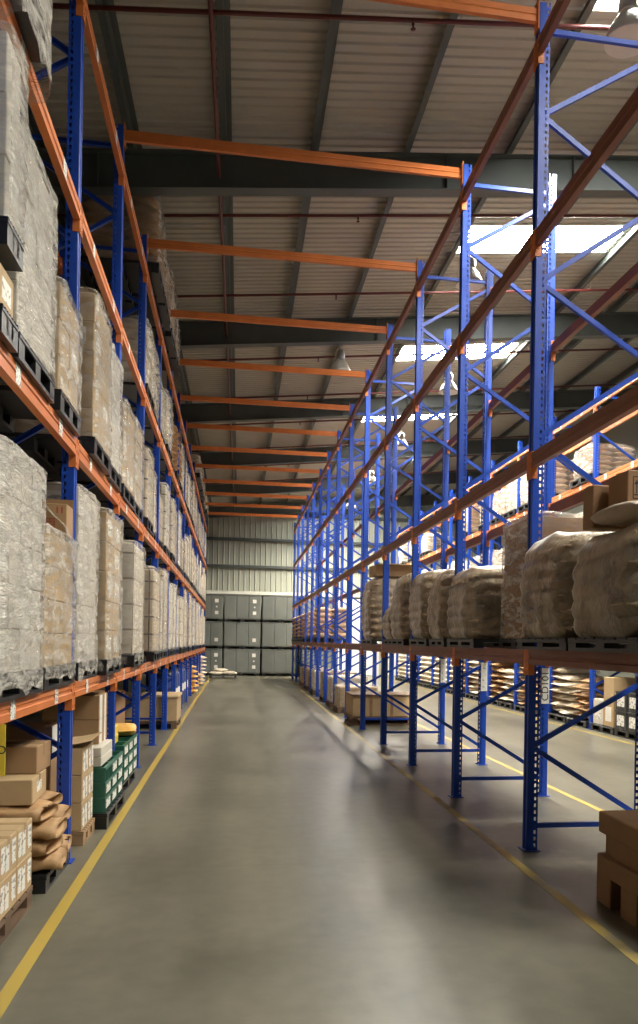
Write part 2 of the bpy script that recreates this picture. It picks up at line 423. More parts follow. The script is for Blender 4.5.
def brace_mesh(p, q):
    b = MB(); b.bar((p[0], 0, p[1]), (q[0], 0, q[1]), [(c[0], c[1]) for c in CH]); return b.mesh('brace', M['blue'])
FN = [.84, 2.10, 3.40, 4.70, 6.08]; RN = [.16, 1.42, 2.75, 4.09, 5.42, 6.72]
BR = [brace_mesh((.06, .2), (DEP - .06, .2)), brace_mesh((.06, 6.8), (DEP - .06, 6.8))]
for k, f in enumerate(FN):
    BR.append(brace_mesh((.07, f), (DEP - .07, RN[k] + .1 if k == 0 else RN[k] + .03))); BR.append(brace_mesh((.07, f + .03), (DEP - .07, RN[k + 1] - .03)))
b = MB(); b.box(-.03, .11, -.075, .075, 0, .006); b.lathe([(.012, .006), (.012, .016), (.008, .018)], 8, c=(.098, .06)); FOOT = b.mesh('foot_plate', M['blue'])
b = MB(); b.box(DEP - .11, DEP + .03, -.075, .075, 0, .006); b.lathe([(.012, .006), (.012, .016), (.008, .018)], 8, c=(DEP - .098, .06)); FOOT_R = b.mesh('foot_plate', M['blue'])
def frame(loc, rz, label, group):
    t = thing('upright_frame', label, 'rack frame', loc, rz, group)
    obj('post', POST, t); obj('post', POST_R, t)
    for m in BR: obj('brace', m, t)
    obj('foot_plate', FOOT, t); obj('foot_plate', FOOT_R, t)
    return t

BL = S - .108
prof = [(-.014, -.06), (-.014, -.018), (-.006, -.010), (-.006, .006), (-.014, .014), (-.014, .06), (.018, .06), (.018, .032), (.036, .032), (.036, -.06)]
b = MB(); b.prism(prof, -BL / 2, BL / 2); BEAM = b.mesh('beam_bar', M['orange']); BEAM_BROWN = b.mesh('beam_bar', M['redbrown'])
def connector(s):
    b = MB(); y = s * (BL / 2)
    ya, yb = sorted((y + s * .001, y + s * .051))
    b.box(-.012, -.004, ya, yb, -.15, .075)
    for z in (-.12, -.03, .05): b.box(-.016, -.012, (ya + yb) / 2 - .006, (ya + yb) / 2 + .006, z - .014, z + .014)
    yc, yd = sorted((y - s * .004, y + s * .001)); b.box(-.012, .04, yc, yd, -.15, .075)
    return b.mesh('connector_plate', M['orange'])
CON = [connector(-1), connector(1)]
def lab(yc, h=.108, w=.10):
    b = MB(); b.box(-.0165, -.0145, yc - w / 2, yc + w / 2, -h / 2, h / 2); return b.mesh('location_label', M['label'])
LABS = [lab(-.52), lab(.58)]
def beam(loc, rz, label, group, labels=False, brown=False):
    t = thing('rack_beam', label, 'rack beam', loc, rz, group)
    obj('beam_bar', BEAM_BROWN if brown else BEAM, t)
    for c in CON: obj('connector_plate', c, t)
    if labels:
        for l in LABS: obj('location_label', l, t)
    return t

NF = 13
# left rack: faces +x, so its local frame is turned half a revolution
for i in range(-1, NF + 1):
    y = FY(i)
    frame((XL(y), y, 0), PI + LA, 'blue upright frame of the left rack, %s from the camera' % ORD[i + 1], 'upright frames of the left rack')
    frame((XR, y, 0), 0, 'blue upright frame of the right rack, %s from the camera' % ORD[i + 1], 'upright frames of the right rack')
for i in range(2, NF + 1):
    frame((X2, FY(i), 0), 0, 'blue upright frame of the far right rack behind, %s from the camera' % ORD[i - 2], 'upright frames of the far right rack')
for i in range(-1, NF):
    yc = FY(i) + S / 2
    for l in range(4):
        x = XL(yc)
        beam((x, yc, LV_L[l]), PI + LA, 'orange beam on the %s level of the left rack, aisle side, %s bay' % (LEVEL[l], ORD[i + 1]), 'aisle side beams of the left rack', True)
        beam((x - DEP, yc - LA * DEP, LV_L[l]), LA, 'orange beam on the %s level of the left rack, back side, %s bay' % (LEVEL[l], ORD[i + 1]), 'back side beams of the left rack')
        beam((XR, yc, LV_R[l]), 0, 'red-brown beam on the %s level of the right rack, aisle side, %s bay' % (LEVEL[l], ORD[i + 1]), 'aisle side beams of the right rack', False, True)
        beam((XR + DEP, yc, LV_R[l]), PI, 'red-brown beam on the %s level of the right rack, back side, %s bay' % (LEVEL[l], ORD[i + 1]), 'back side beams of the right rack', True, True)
        if i >= 2:
            beam((X2, yc, LV_R[l]), 0, 'orange beam on the %s level of the far right rack, near side, %s bay' % (LEVEL[l], ORD[i - 2]), 'near side beams of the far right rack', True)
            if l == 3: beam((X2 + DEP, yc, LV_R[l]), PI, 'orange beam on the top level of the far right rack, wall side, %s bay' % ORD[i - 2], 'wall side beams of the far right rack')
# tie beams over the aisle
for i in range(0, NF):
    y = FY(i); xa, xb = XL(y) + .006, XR - .006; z = 6.915
    t = thing('tie_beam', 'orange tie beam over the aisle between rack tops, %s from the camera' % ORD[i], 'tie beam', ((xa + xb) / 2, y, z), 0, 'tie beams over the aisle')
    h = (xb - xa) / 2
    b = MB(); pr = [(-.02, -.055), (.02, -.055), (.02, -.01), (.026, 0), (.02, .01), (.02, .055), (-.02, .055), (-.02, .01), (-.026, 0), (-.02, -.01)]
    b.loft([[(x, p[0], p[1]) for p in pr] for x in (-h + .006, h - .006)]); b.build('beam_bar', M['orange'], t)
    for s in (-1, 1):
        b = MB(); b.box(s * h - .006, s * h + .006, -.045, .045, -.13, .12); b.build('end_plate', M['orange'], t)
# white location plates on the rear posts of the right rack
for i in range(0, 5):
    y = FY(i); t = thing('location_plate', 'tall white location plate on rear post of the right rack, %s frame from the camera' % ORD[i + 1], 'sign', (XR + DEP - .04, y - .0535, 1.24), 0, 'location plates on rear posts')
    b = MB(); b.bbox(-.045, .045, -.002, .0005, -.2, .2, .0004); b.build('plate', M['paper'], t)
    if i == 1:
        o = obj('lettering', text_mesh('CD101', .115, M['ink']), t, (0, -.0026, 0)); o.rotation_euler = (PI / 2, -PI / 2, 0)
    else:
        b = MB()
        for z in (-.13, -.05, .03, .11): b.box(-.025, .025, -.0035, -.002, z - .02, z + .02)
        b.build('print', M['label2'], t)

# ------------------------------------------------------------------ pallets
def pallet(name, x, y, z, w, d, label, rz=0, m='black_plastic', group=None, h=.14, slats=7):
    """w along the rack (y), d across it (x); origin at the base centre"""
    t = thing(name, label, 'pallet', (x, y, z), rz, group)
    key = (round(w, 2), round(d, 2), m, round(h, 2))
    if key not in pallet.c:
        b = MB(); n = slats; gap = .018; sw = (w - gap * (n - 1)) / n
        b.bbox(-d / 2, d / 2, -w / 2, w / 2, h - .035, h - .012, .004)
        for k in range(n):
            y0 = -w / 2 + k * (sw + gap); b.bbox(-d / 2, d / 2, y0, y0 + sw, h - .014, h, .003)
        deck = b.mesh('deck', M[m])
        rs = []
        for k in (-1, 0, 1):
            b = MB(); xc = k * (d / 2 - .055); b.box(xc - .05, xc + .05, -w / 2, w / 2, 0, .024)
            for j in (-1, 0, 1):
                yc = j * (w / 2 - .06); b.box(xc - .05, xc + .05, yc - .06, yc + .06, .024, h - .035)
            rs.append(b.mesh('runner', M[m]))
        pallet.c[key] = (deck, rs)
    deck, rs = pallet.c[key]
    obj('deck', deck, t)
    for r in rs: obj('runner', r, t)
    return t
pallet.c = {}

# ------------------------------------------------------------------ stretch-film shells
def shell_mesh(hx, hy, h, seed, m, nper=72, nz=26, bulge=0., amp=.012, skirt=.03, layers=0, dome=.03, cover=.97, rag=.02, tilt=0.):
    """film drawn round a load: wrinkled side walls, ragged skirt, pulled-in top"""
    b = MB(); r = min(hx, hy) * (.13 + bulge * .9); rings = []
    base = []
    P = 4 * (hx + hy); pts = []
    for k in range(nper):                                  # rounded rectangle by angle-like walk
        s = k / nper * P; acc = 0
        for (x0, y0, x1, y1) in ((hx, -hy, hx, hy), (hx, hy, -hx, hy), (-hx, hy, -hx, -hy), (-hx, -hy, hx, -hy)):
            L = math.hypot(x1 - x0, y1 - y0)
            if s <= L + 1e-9: pts.append((x0 + (x1 - x0) * s / L, y0 + (y1 - y0) * s / L)); break
            s -= L
    rp = []
    for x, y in pts:
        cx = max(-hx + r, min(hx - r, x)); cy = max(-hy + r, min(hy - r, y)); dx, dy = x - cx, y - cy; L = math.hypot(dx, dy)
        rp.append((cx + dx / L * r, cy + dy / L * r, dx / L, dy / L))
    for i in range(nz + 1):
        t = i / nz; z = -skirt + (h + skirt) * t; ring = []
        k = 1 - bulge * (abs(2 * t - .9) ** 2.6) * .35
        for (x, y, nx, ny) in rp:
            q = Vector((x * 2.2 + seed * 7.3, y * 2.2 - seed * 3.1, z * 2.0))
            d = noise.noise(q) * amp * 1.6 + (1 - abs(noise.noise(Vector((q.x * 1.7, q.y * 1.7, z * 9 + q.x)))) * 2) * amp
            if layers:
                d = noise.noise(q) * amp * 2.2 + noise.noise(Vector((x * 5 + seed, y * 5, z * 1.3))) * amp * .5 + noise.noise(Vector((q.x * 2.1, q.y * 2.1, z * 6))) * amp * .6
                d += .016 * abs(math.sin(PI * layers * t + noise.noise(Vector((x * 2, y * 2, seed))) * .8)) - .010
            zz = z + (noise.noise(Vector((x * 5, y * 5, seed))) * (skirt * .9 if skirt > .02 else 0) if i == 0 else noise.noise(q * 1.3) * rag * t)
            zz += tilt * y * t
            ring.append((x * k + nx * d, y * k + ny * d, zz))
        rings.append(ring)
    last = rings[-1]
    for s_, dz in ((.96, dome * .4), (.86, dome * .75), (.6, dome), (.3, dome * 1.02), (1 - cover, dome)):
        rings.append([(p[0] * s_, p[1] * s_, p[2] + dz + noise.noise(Vector((p[0] * 4, p[1] * 4, seed + s_ * 3))) * rag) for p in last])
    b.loft(rings, False, True)
    n = nper; L = len(rings)
    b.f.append(tuple(len(b.v) - n + k for k in range(n))); b.sm.append(True)
    me = b.mesh('stretch_film', M[m])
    if m != 'film_drab':                       # end walls get a clearer film: their missing glare is put into the material
        me.materials.append(M['film_glareless'])
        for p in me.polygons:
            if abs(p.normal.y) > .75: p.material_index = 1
    return me

# ------------------------------------------------------------------ cartons
def carton_mesh(sx, sy, sz, m, seed=0, b=.005):
    mb = MB(); mb.bbox(-sx / 2, sx / 2, -sy / 2, sy / 2, 0, sz, b); return mb.mesh('carton', M[m])

_cm = {}
def cartons_in(parent, hx, hy, h, nx, ny, nz, m, seed=0, labels=None, only_outer=True):
    rnd = random.Random(seed)
    sx, sy, sz = 2 * hx / nx, 2 * hy / ny, h / nz
    key = (round(sx, 3), round(sy, 3), round(sz, 3), m)
    if key not in _cm:
        me = carton_mesh(sx - .008, sy - .008, sz - .004, m)
        b = MB(); b.box(-sx / 2 + .004 - .001, sx / 2 - .004 + .001, -.03, .03, sz - .0045, sz - .0032)
        lb = MB(); lb.box(sx / 2 - .0045, sx / 2 - .003, -sy * .32, sy * .30, sz * .25, sz * .75)
        lb.box(-sx * .3, sx * .3, -sy / 2 + .0028, -sy / 2 + .0045, sz * .2, sz * .8)
        _cm[key] = (me, b.mesh('tape', M['tape']), lb.mesh('label', M['label2']))
    me, tp, lb = _cm[key]
    for k in range(nz):
        for i in range(nx):
            for j in range(ny):
                if only_outer and not (i in (0, nx - 1) or j in (0, ny - 1) or k == nz - 1): continue
                o = obj('carton', me, parent, (-hx + sx * (i + .5) + rnd.uniform(-.004, .004), -hy + sy * (j + .5) + rnd.uniform(-.004, .004), k * sz), rnd.uniform(-.006, .006))
                if labels and rnd.random() < labels and (j == 0 or i == nx - 1): obj('label', lb, o)

# ------------------------------------------------------------------ sacks
def sack_mesh(L, W, H, seed, m, concave=False, nr=14, ns=20, rough=.012):
    """filled sack: long in y, flattened, lumpy; ends sewn flat or folded into an open block end"""
    b = MB(); rings = []
    def ring(u, sw, sh, dy=0):
        R = []
        for k in range(ns):
            a = 2 * PI * k / ns; ca, sa = math.cos(a), math.sin(a)
            x = abs(ca) ** .55 * math.copysign(1, ca) * W / 2 * sw; z = abs(sa) ** .7 * math.copysign(1, sa) * H / 2 * sh
            y = u * L / 2 + dy
            q = Vector((x * 5 + seed * 3.7, y * 5, z * 5 + seed)); n = noise.noise(q) * rough * 2 + noise.noise(q * 2.7) * rough
            R.append((x + n, y + noise.noise(q + Vector((9, 9, 9))) * rough, max(0.0, z + H / 2 + n * .6)))
        return R
    if concave: rings.append(ring(-.80, .55, .12)); rings.append(ring(-.84, .72, .45)); rings.append(ring(-.92, .84, .66))
    else: rings.append(ring(-1.02, .9, .07)); rings.append(ring(-.95, .95, .12))
    for i in range(nr + 1):
        u = -1 + 2 * i / nr; e = 1 - abs(u) ** (5 if concave else 3.2)
        sh = (.72 + .28 * e) if concave else max(.16, e ** .6)
        rings.append(ring(u * (1 if concave else .93), .93 + .07 * e, sh))
    if concave: rings.append(ring(.92, .84, .66)); rings.append(ring(.84, .72, .45)); rings.append(ring(.80, .55, .12))
    else: rings.append(ring(.95, .95, .12)); rings.append(ring(1.02, .9, .07))
    b.loft(rings, True, True)
    return b.mesh('sack', M[m])
_sk = {}
def sack_set(L, W, H, m, concave=False, n=4, **kw):
    key = (L, W, H, m, concave)
    if key not in _sk: _sk[key] = [sack_mesh(L, W, H, s * 1.7 + 3, m, concave, **kw) for s in range(n)]
    return _sk[key]

# ------------------------------------------------------------------ loads
def wrapped_cartons(x, y, z, hx, hy, h, label, group, seed, nx=2, ny=2, nz=4, m='kraft2', film='film', near=True, labels=.4, rz=0, over=.0, lean=0., bare=False, skirt=.0):
    t = thing('wrapped_carton_load', label, 'wrapped load', (x, y, z), rz, group)
    if near: cartons_in(t, hx, hy, h, nx, ny, nz, m, seed, labels)
    else:
        b = MB(); b.bbox(-hx, hx, -hy, hy, 0, h, .02); b.build('carton_stack', M[m], t)
    if not bare:
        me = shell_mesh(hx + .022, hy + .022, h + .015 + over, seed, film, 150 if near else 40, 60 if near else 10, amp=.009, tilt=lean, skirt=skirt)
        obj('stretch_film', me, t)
    if lean: t.rotation_euler = (lean * .4, 0, rz)
    return t

def wrapped_sacks(x, y, z, hx, hy, h, label, group, seed, m='grey_bag', film='film_drab', layers=6, near=True, rz=0, bulge=.25, with_film=True):
    t = thing('wrapped_sack_load', label, 'wrapped load', (x, y, z), rz, group); rnd = random.Random(seed)
    H = h / layers
    L, W = 2 * hx / 2 * .99, 2 * hy / 2 * .99
    ms = sack_set(round(L, 2), round(W, 2), round(H * 1.18, 3), m, n=3, nr=10 if near else 6, ns=16 if near else 10)
    for k in range(layers):
        tt = (k + .5) / layers; f = 1 - bulge * abs(2 * tt - .9) ** 2.6 * .3
        for sx in (-1, 1):
            for sy in (-1, 1):
                o = obj('sack', rnd.choice(ms), t, (sx * hx / 2 * f + rnd.uniform(-.012, .012), sy * hy / 2 * f + rnd.uniform(-.012, .012), max(0, k * H * .985 - .004)), PI / 2 + rnd.uniform(-.06, .06) + (PI if rnd.random() < .5 else 0))
                o.scale = (f, f, 1)
    if with_film:
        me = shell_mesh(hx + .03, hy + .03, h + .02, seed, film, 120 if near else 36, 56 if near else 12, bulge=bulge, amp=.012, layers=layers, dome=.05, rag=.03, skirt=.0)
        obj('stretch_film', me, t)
    return t

def sack_heap(x, y, z, hx, hy, layers, H, label, cat_group, seed, m='paper_bag', rz=0, per=(1, 2), L=None, W=None, jit=.03, concave=False, name='paper_sack', turn=PI / 2, miss=.0, tip=0.):
    """loose sacks, each a thing of its own"""
    rnd = random.Random(seed); out = []
    L = L or 2 * hx / per[0] * .93; W = W or 2 * hy / per[1] * .90
    ms = sack_set(round(L, 2), round(W, 2), H, m, concave)
    n = 0
    for k in range(layers):
        for i in range(per[0]):
            for j in range(per[1]):
                if k == layers - 1 and rnd.random() < miss: continue
                lx = -hx + 2 * hx / per[0] * (i + .5) + rnd.uniform(-jit, jit); ly = -hy + 2 * hy / per[1] * (j + .5) + rnd.uniform(-jit, jit) * .6
                c, s = math.cos(rz), math.sin(rz)
                if tip: o_tip = (rnd.uniform(-tip, tip), rnd.uniform(-tip, tip))
                lb = label if not callable(label) else label(k, i, j)
                o = obj(name, rnd.choice(ms), None, (x + c * lx - s * ly, y + s * lx + c * ly, z + k * H), rz + turn + rnd.uniform(-.08, .08))
                if tip: o.rotation_euler = (*o_tip, o.rotation_euler[2] + rnd.uniform(-.12, .12))
                tag(o, lb, 'sack', cat_group); out.append(o); n += 1
    return out

# ================================================================= left rack loads
ZL = [v + .062 for v in LV_L]
def lpos(y, off, depth):            # centre of a load whose aisle face stands off the rack face by off
    return XL(y) + off - depth / 2
ROWS = 'loads on the %s level of the left rack'
def left_load(lv, k, y0, y1, ztop, kind, off=.07, depth=1.06, seed=None, ph=.14, desc=None, **kw):
    y = (y0 + y1) / 2; hy = (y1 - y0) / 2 - .03; hx = depth / 2 - .03; z = ZL[lv]; x = lpos(y, off, depth); seed = seed or int(y0 * 13 + lv * 101)
    n = ORD[k]
    pallet('plastic_pallet', x, y, z, hy * 2 + .04, hx * 2 + .04, 'black plastic pallet under %s load from camera, %s level of the left rack' % (n, LEVEL[lv]), LA, 'black_plastic', 'pallets in the left rack', ph)
    zz = z + ph + .002; h = ztop - zz - .05
    d = desc or {'c': 'film-wrapped brown carton stack', 'w': 'film-wrapped whitish carton stack', 's': 'film-wrapped sack stack'}[kind]
    label = '%s on %s level of left rack, %s from camera' % (d, LEVEL[lv], n)
    near = y0 < 9.5
    g = ROWS % LEVEL[lv]
    if kind == 's':
        return wrapped_sacks(x, y, zz, hx, hy, h, label, g, seed, m=kw.pop('m', 'white_bag'), film='film', layers=max(2, round(h / .15)), near=near, rz=LA, bulge=.1, **kw)
    m = ('kraft2' if kind == 'c' else 'white_carton') if near else ('block' if kind == 'c' else 'block2')
    return wrapped_cartons(x, y, zz, hx, hy, h, label, g, seed, 3, kw.pop('ny', 3), kw.pop('nz', max(2, round(h / .27))), kw.pop('m', m), kw.pop('film', 'film'), near, kw.pop('labels', .3), LA, **kw)

# lowest level
left_load(0, 0, 4.18, 5.21, 2.74, 'w', skirt=.10, film='film_thick', ny=4, nz=5, off=.06)
load_b = left_load(0, 1, 5.26, 6.26, 2.44, 'c', skirt=.09, ny=3, nz=4, labels=0, off=.05)
left_load(0, 2, 6.47, 7.40, 2.93, 'w', skirt=.10, film='film_thick', nz=6, off=.03)
left_load(0, 3, 7.50, 8.45, 2.90, 'c', skirt=.09, nz=5, ny=2, off=.09)
left_load(0, 4, 9.70, 10.75, 2.88, 'w', skirt=.10, nz=6, desc='half-wrapped white carton stack with dark gaps')
left_load(0, 5, 12.12, 13.05, 2.78, 'c', nz=5)
yy = 13.26; k = 6; rr = random.Random(3)
for i in range(3, NF):
    for s in (0, 1):
        y0 = FY(i) + .09 + s * 1.06
        if i == 11 and s == 1: pass
        left_load(0, k, y0 + rr.uniform(0, .12), y0 + rr.uniform(.88, 1.02), 2.80 + rr.uniform(-.2, .2), rr.choice('ccw'), off=.0 + rr.uniform(0, .06)); k += 1
# second level
left_load(1, 0, 4.14, 4.46, 3.60, 'c', off=.07, nz=1, ny=1, desc='low carton layer', bare=True)
xx_ = lpos(4.3, .09, 1.06)
pallet('plastic_pallet', xx_, 4.30, 3.62, .30, 1.04, 'black plastic pallet stacked on the low carton layer, second level, left rack', LA)
wrapped_cartons(xx_, 4.30, 3.765, .50, .13, .92, 'film-wrapped stack on the raised pallet nearest the camera, second level, left rack', None, 31, 3, 1, 3, 'white_carton', 'film_thick', True, 0, LA)
left_load(1, 1, 4.50, 5.38, 4.50, 'w', film='film_thick', off=.06, nz=4, ny=2)
left_load(1, 2, 5.50, 6.22, 4.10, 'c', off=.07, nz=3, ny=2)
left_load(1, 3, 6.75, 7.62, 4.56, 'c', off=.08, nz=5, ny=2, desc='tall brown carton stack with white ends')
left_load(1, 4, 7.70, 8.50, 4.48, 'w', off=.06, film='film_thick')
k = 5
for i in range(1, NF):
    for s in (0, 1):
        y0 = FY(i) + .09 + s * 1.06
        left_load(1, k, y0 + rr.uniform(0, .12), y0 + rr.uniform(.88, 1.02), 4.50 + rr.uniform(-.4, .12), rr.choice('ccww'), off=.0 + rr.uniform(0, .06)); k += 1
# third level
k = 0
left_load(2, 0, 4.18, 4.80, 6.05, 'w', off=.13, film='film_thick', nz=3, ny=2, skirt=.30); k = 1
# dark crates with sacks on top, then film loads to the far end
for i in range(2, NF):
    for s in (0, 1):
        y0 = FY(i) + .09 + s * 1.06
        kd = 's' if (i, s) in ((2, 0), (4, 0), (4, 1), (5, 0)) else rr.choice('cws')
        kw = dict(m='paper_bag', with_film=False, desc='stack of brown paper sacks') if (i, s) in ((4, 0), (4, 1), (5, 0)) else {}
        left_load(2, k, y0, y0 + 1.0, 6.15 + rr.uniform(-.25, .2), kd, off=.0 + rr.uniform(0, .06), **kw); k += 1
# top level
k = 0
for i in (2, 3, 8, 9, 10, 11):
    for s in (0, 1):
        y0 = FY(i) + .09 + s * 1.06
        left_load(3, k, y0, y0 + 1.0, (7.72 if s == 0 else 7.5) if i < 4 else 7.35, 's' if i != 10 else 'w', off=.16, m='paper_bag' if i == 2 else 'white_bag') if i != 10 else left_load(3, k, y0, y0 + 1.0, 7.3, 'w', off=.1); k += 1

# open carton with red-brown print on the second load of the lowest level, under a loose film hood
zc = 2.425
t = thing('printed_carton', 'open brown carton with red print on top of film-wrapped load, lowest level of left rack', 'carton', (-1.595, 6.14, zc), LA)
b = MB(); b.bbox(-.36, .36, -.115, .115, 0, .235, .006); b.build('body', M['kraft'], t)
b = MB(); b.box(-.36, .36, .108, .113, .235, .30); b.build('flap', M['kraft'], t)
o = obj('lettering', text_mesh('専用', .088, M['red_ink']), t, (.20, -.1156, .085)); o.rotation_euler = (PI / 2, 0, 0)
b = MB()
for dx in (0, .032): b.prism([(.288 + dx, .165), (.299 + dx, .165), (.299 + dx, .212), (.288 + dx, .212)], -.1162, -.1150)
b.build('print', M['red_ink'], t)
# loose film hood drawn over the printed carton, part of the load below it
b = MB(); vs_ = []; nu, nv = 26, 22
pth = [(-.62, 1.00), (-.45, 1.19), (-.15, 1.20), (.18, 1.195), (.34, 1.15), (.47, 1.02), (.535, .80), (.545, .55)]
for a in range(nu + 1):
    q = a / nu * (len(pth) - 1); k0 = min(int(q), len(pth) - 2); f = q - k0
    px_ = pth[k0][0] * (1 - f) + pth[k0 + 1][0] * f; pz_ = pth[k0][1] * (1 - f) + pth[k0 + 1][1] * f
    for c in range(nv + 1):
        yy_ = .20 + .28 * c / nv; w_ = noise.noise(Vector((px_ * 4, yy_ * 5, pz_ * 4))) * .022
        vs_.append((px_ + w_, yy_ + .05 * noise.noise(Vector((px_ * 3, 2, pz_ * 3))), pz_ - .06 * (c / nv) ** 2 + w_))
fs_ = [(a * (nv + 1) + c, a * (nv + 1) + c + 1, (a + 1) * (nv + 1) + c + 1, (a + 1) * (nv + 1) + c) for a in range(nu) for c in range(nv)]
b.add(vs_, fs_, True); b.build('film_hood', M['film'], load_b)

# ================================================================= things on the floor under the left rack
def carton(x, y, z, sx, sy, sz, label, m='kraft', rz=0, group=None, tape=True, labels=(), name='carton'):
    t = thing(name, label, 'carton', (x, y, z), rz, group)
    b = MB(); b.bbox(-sx / 2, sx / 2, -sy / 2, sy / 2, 0, sz, .006); b.build('body', M[m], t)
    if tape:
        b = MB(); b.box(-sx / 2 - .001, sx / 2 + .001, -.028, .028, sz - .0005, sz + .001); b.box(sx / 2 - .0005, sx / 2 + .001, -.028, .028, sz - .08, sz)
        b.build('tape', M['tape'], t)
    for (face, u0, u1, v0, v1, lm) in labels:
        b = MB()
        if face == 'x': b.box(sx / 2, sx / 2 + .0015, u0 * sy - sy / 2, u1 * sy - sy / 2, v0 * sz, v1 * sz)
        if face == '-x': b.box(-sx / 2 - .0015, -sx / 2, u0 * sy - sy / 2, u1 * sy - sy / 2, v0 * sz, v1 * sz)
        if face == '-y': b.box(u0 * sx - sx / 2, u1 * sx - sx / 2, -sy / 2 - .0015, -sy / 2, v0 * sz, v1 * sz)
        b.build('label', M[lm], t)
    return t

# pallet of labelled cartons at the very front
pallet('wooden_pallet', -1.84, 4.80, 0, 1.06, 1.16, 'wooden pallet under white-labelled cartons nearest the camera, left floor', 0, 'dark_wood', 'floor pallets on the left', .13)
for k in range(2):
    for j in range(3):
        for i in range(2):
            carton(-1.545 - i * .565, 4.447 + j * .352, .132 + k * .215, .555, .345, .212,
                   'white-labelled kraft carton on nearest left pallet, %s layer, %s from camera, %s row' % (('bottom', 'top')[k], ORD[j], ('aisle', 'inner')[i]),
                   'kraft2', 0, 'white-labelled cartons on the nearest pallet', k == 1, [('x', .06, .27, .18, .86, 'label2'), ('x', .31, .52, .14, .82, 'label2'), ('x', .68, .92, .2, .86, 'label2')] if i == 0 else ())
# paper sacks with folded ends behind them
pallet('plastic_pallet', -1.66, 5.93, 0, .74, .86, 'black plastic pallet under brown paper sacks beside the first left post', 0, 'black_plastic', 'floor pallets on the left', .12)
ms = sack_set(.86, .38, .112, 'paper_bag', True, 5, rough=.018)
rr2 = random.Random(5)
for k, (dx, rz) in enumerate(((.03, .10), (-.02, -.08), (.02, .02), (-.06, -.12))):
    for j in (0, 1):
        o = obj('paper_sack', ms[(k * 2 + j) % 5], None, (-1.62 + dx - .05 * j, 5.72 + .40 * j, .123 + k * .112), PI / 2 + rz)
        tag(o, 'brown paper sack with folded end beside nearest cartons, %s layer from floor, %s row' % (ORD[k], ('front', 'rear')[j]), 'sack', 'brown paper sacks beside the first left post')
carton(-1.63, 5.84, .578, .56, .50, .17, 'flat taped carton with red mark lying on the brown paper sacks', 'kraft2', .05, None, True, [('x', .3, .62, .35, .75, 'label2')])
carton(-1.67, 6.02, .75, .62, .38, .19, 'plain brown carton on the flat taped carton above the sacks', 'kraft', -.02)
# back stock in the shade: tall stack behind the first post
for k in range(2):
    carton(-1.86, 6.62, .13 + k * .32, .9, .34, .31, 'big brown carton with a pale label, %s one of two behind the first left post' % ('lower', 'upper')[k], 'kraft', 0, None, False, [('-y', .55, .92, .35, .85, 'label2')])
pallet('wooden_pallet', -1.90, 6.61, 0, .36, .9, 'wooden pallet under two big cartons behind the first left post', 0, 'wood', 'floor pallets on the left', .128)
carton(-1.69, 6.62, .785, .58, .36, .23, 'brown carton with one white end, high behind the first left post', 'kraft', 0, None, True, [('x', .0, 1, .0, 1, 'paper')])
carton(-2.15, 6.5, .785, .3, .34, .22, 'small brown carton with pale label beside the white-ended carton', 'kraft3', 0, None, False, [('-y', .2, .8, .15, .9, 'label2')])
# labelled carton stack right after the first post
pallet('wooden_pallet', -1.56, 7.06, 0, .52, .68, 'wooden pallet under the three-layer labelled carton stack', 0, 'wood', 'floor pallets on the left', .12)
for k in range(3):
    for j in range(2):
        carton(-1.52, 6.93 + j * .252, .122 + k * .226, .56, .246, .223, 'labelled kraft carton in three-layer stack after first post, %s layer, %s one' % (('bottom', 'middle', 'top')[k], ('nearer', 'farther')[j]),
               'kraft2', 0, 'three-layer labelled carton stack', False, [('x', .12, .46, .1, .85, 'label2'), ('x', .56, .9, .1, .85, 'label2')])
t = thing('cardboard_sheet', 'loose curved cardboard sheet on the three-layer labelled carton stack', 'cardboard sheet', (-1.5, 7.05, .803), 0)
b = MB(); rings = []
for i in range(9):
    x = -.33 + .66 * i / 8; z = .012 + .045 * (max(0, i - 5) / 3) ** 1.5
    rings.append([(x, -.27, z), (x, .27, z + .01), (x, .27, z + .014), (x, -.27, z + .004)])
b.loft(rings); b.build('sheet', M['kraft2'], t)
# green crates
def crate(x, y, z, sx, sy, sz, label, rz=0, group=None, card=True, m='green_plastic'):
    t = thing('plastic_crate', label, 'crate', (x, y, z), rz, group)
    b = MB(); w = .012
    b.box(-sx / 2, sx / 2, -sy / 2, sy / 2, 0, w)
    for a, c, d, e in ((-sx / 2, sx / 2, -sy / 2, -sy / 2 + w), (-sx / 2, sx / 2, sy / 2 - w, sy / 2), (-sx / 2, -sx / 2 + w, -sy / 2 + w, sy / 2 - w), (sx / 2 - w, sx / 2, -sy / 2 + w, sy / 2 - w)):
        b.box(a, c, d, e, w, sz - .03)
    for k in range(5):
        xx = -sx / 2 + .02 + (sx - .04) * k / 4; b.box(xx - .008, xx + .008, -sy / 2 - .008, -sy / 2, .0, sz - .03)
        yk = -sy / 2 + .02 + (sy - .04) * k / 4; b.box(sx / 2, sx / 2 + .008, yk - .008, yk + .008, .0, sz - .03)
    b.build('body', M[m], t)
    b = MB()
    for a, c, d, e in ((-sx / 2 - .012, sx / 2 + .012, -sy / 2 - .012, -sy / 2 + w), (-sx / 2 - .012, sx / 2 + .012, sy / 2 - w, sy / 2 + .012), (-sx / 2 - .012, -sx / 2 + w, -sy / 2 + w, sy / 2 - w), (sx / 2 - w, sx / 2 + .012, -sy / 2 + w, sy / 2 - w)):
        b.box(a, c, d, e, sz - .03, sz - .004)
    b.build('rim', M[m], t)
    if card:
        b = MB(); b.box(sx / 2 + .008, sx / 2 + .011, -sy * .34, sy * .34, sz * .2, sz * .76); b.build('label', M['label2'], t)
    return t
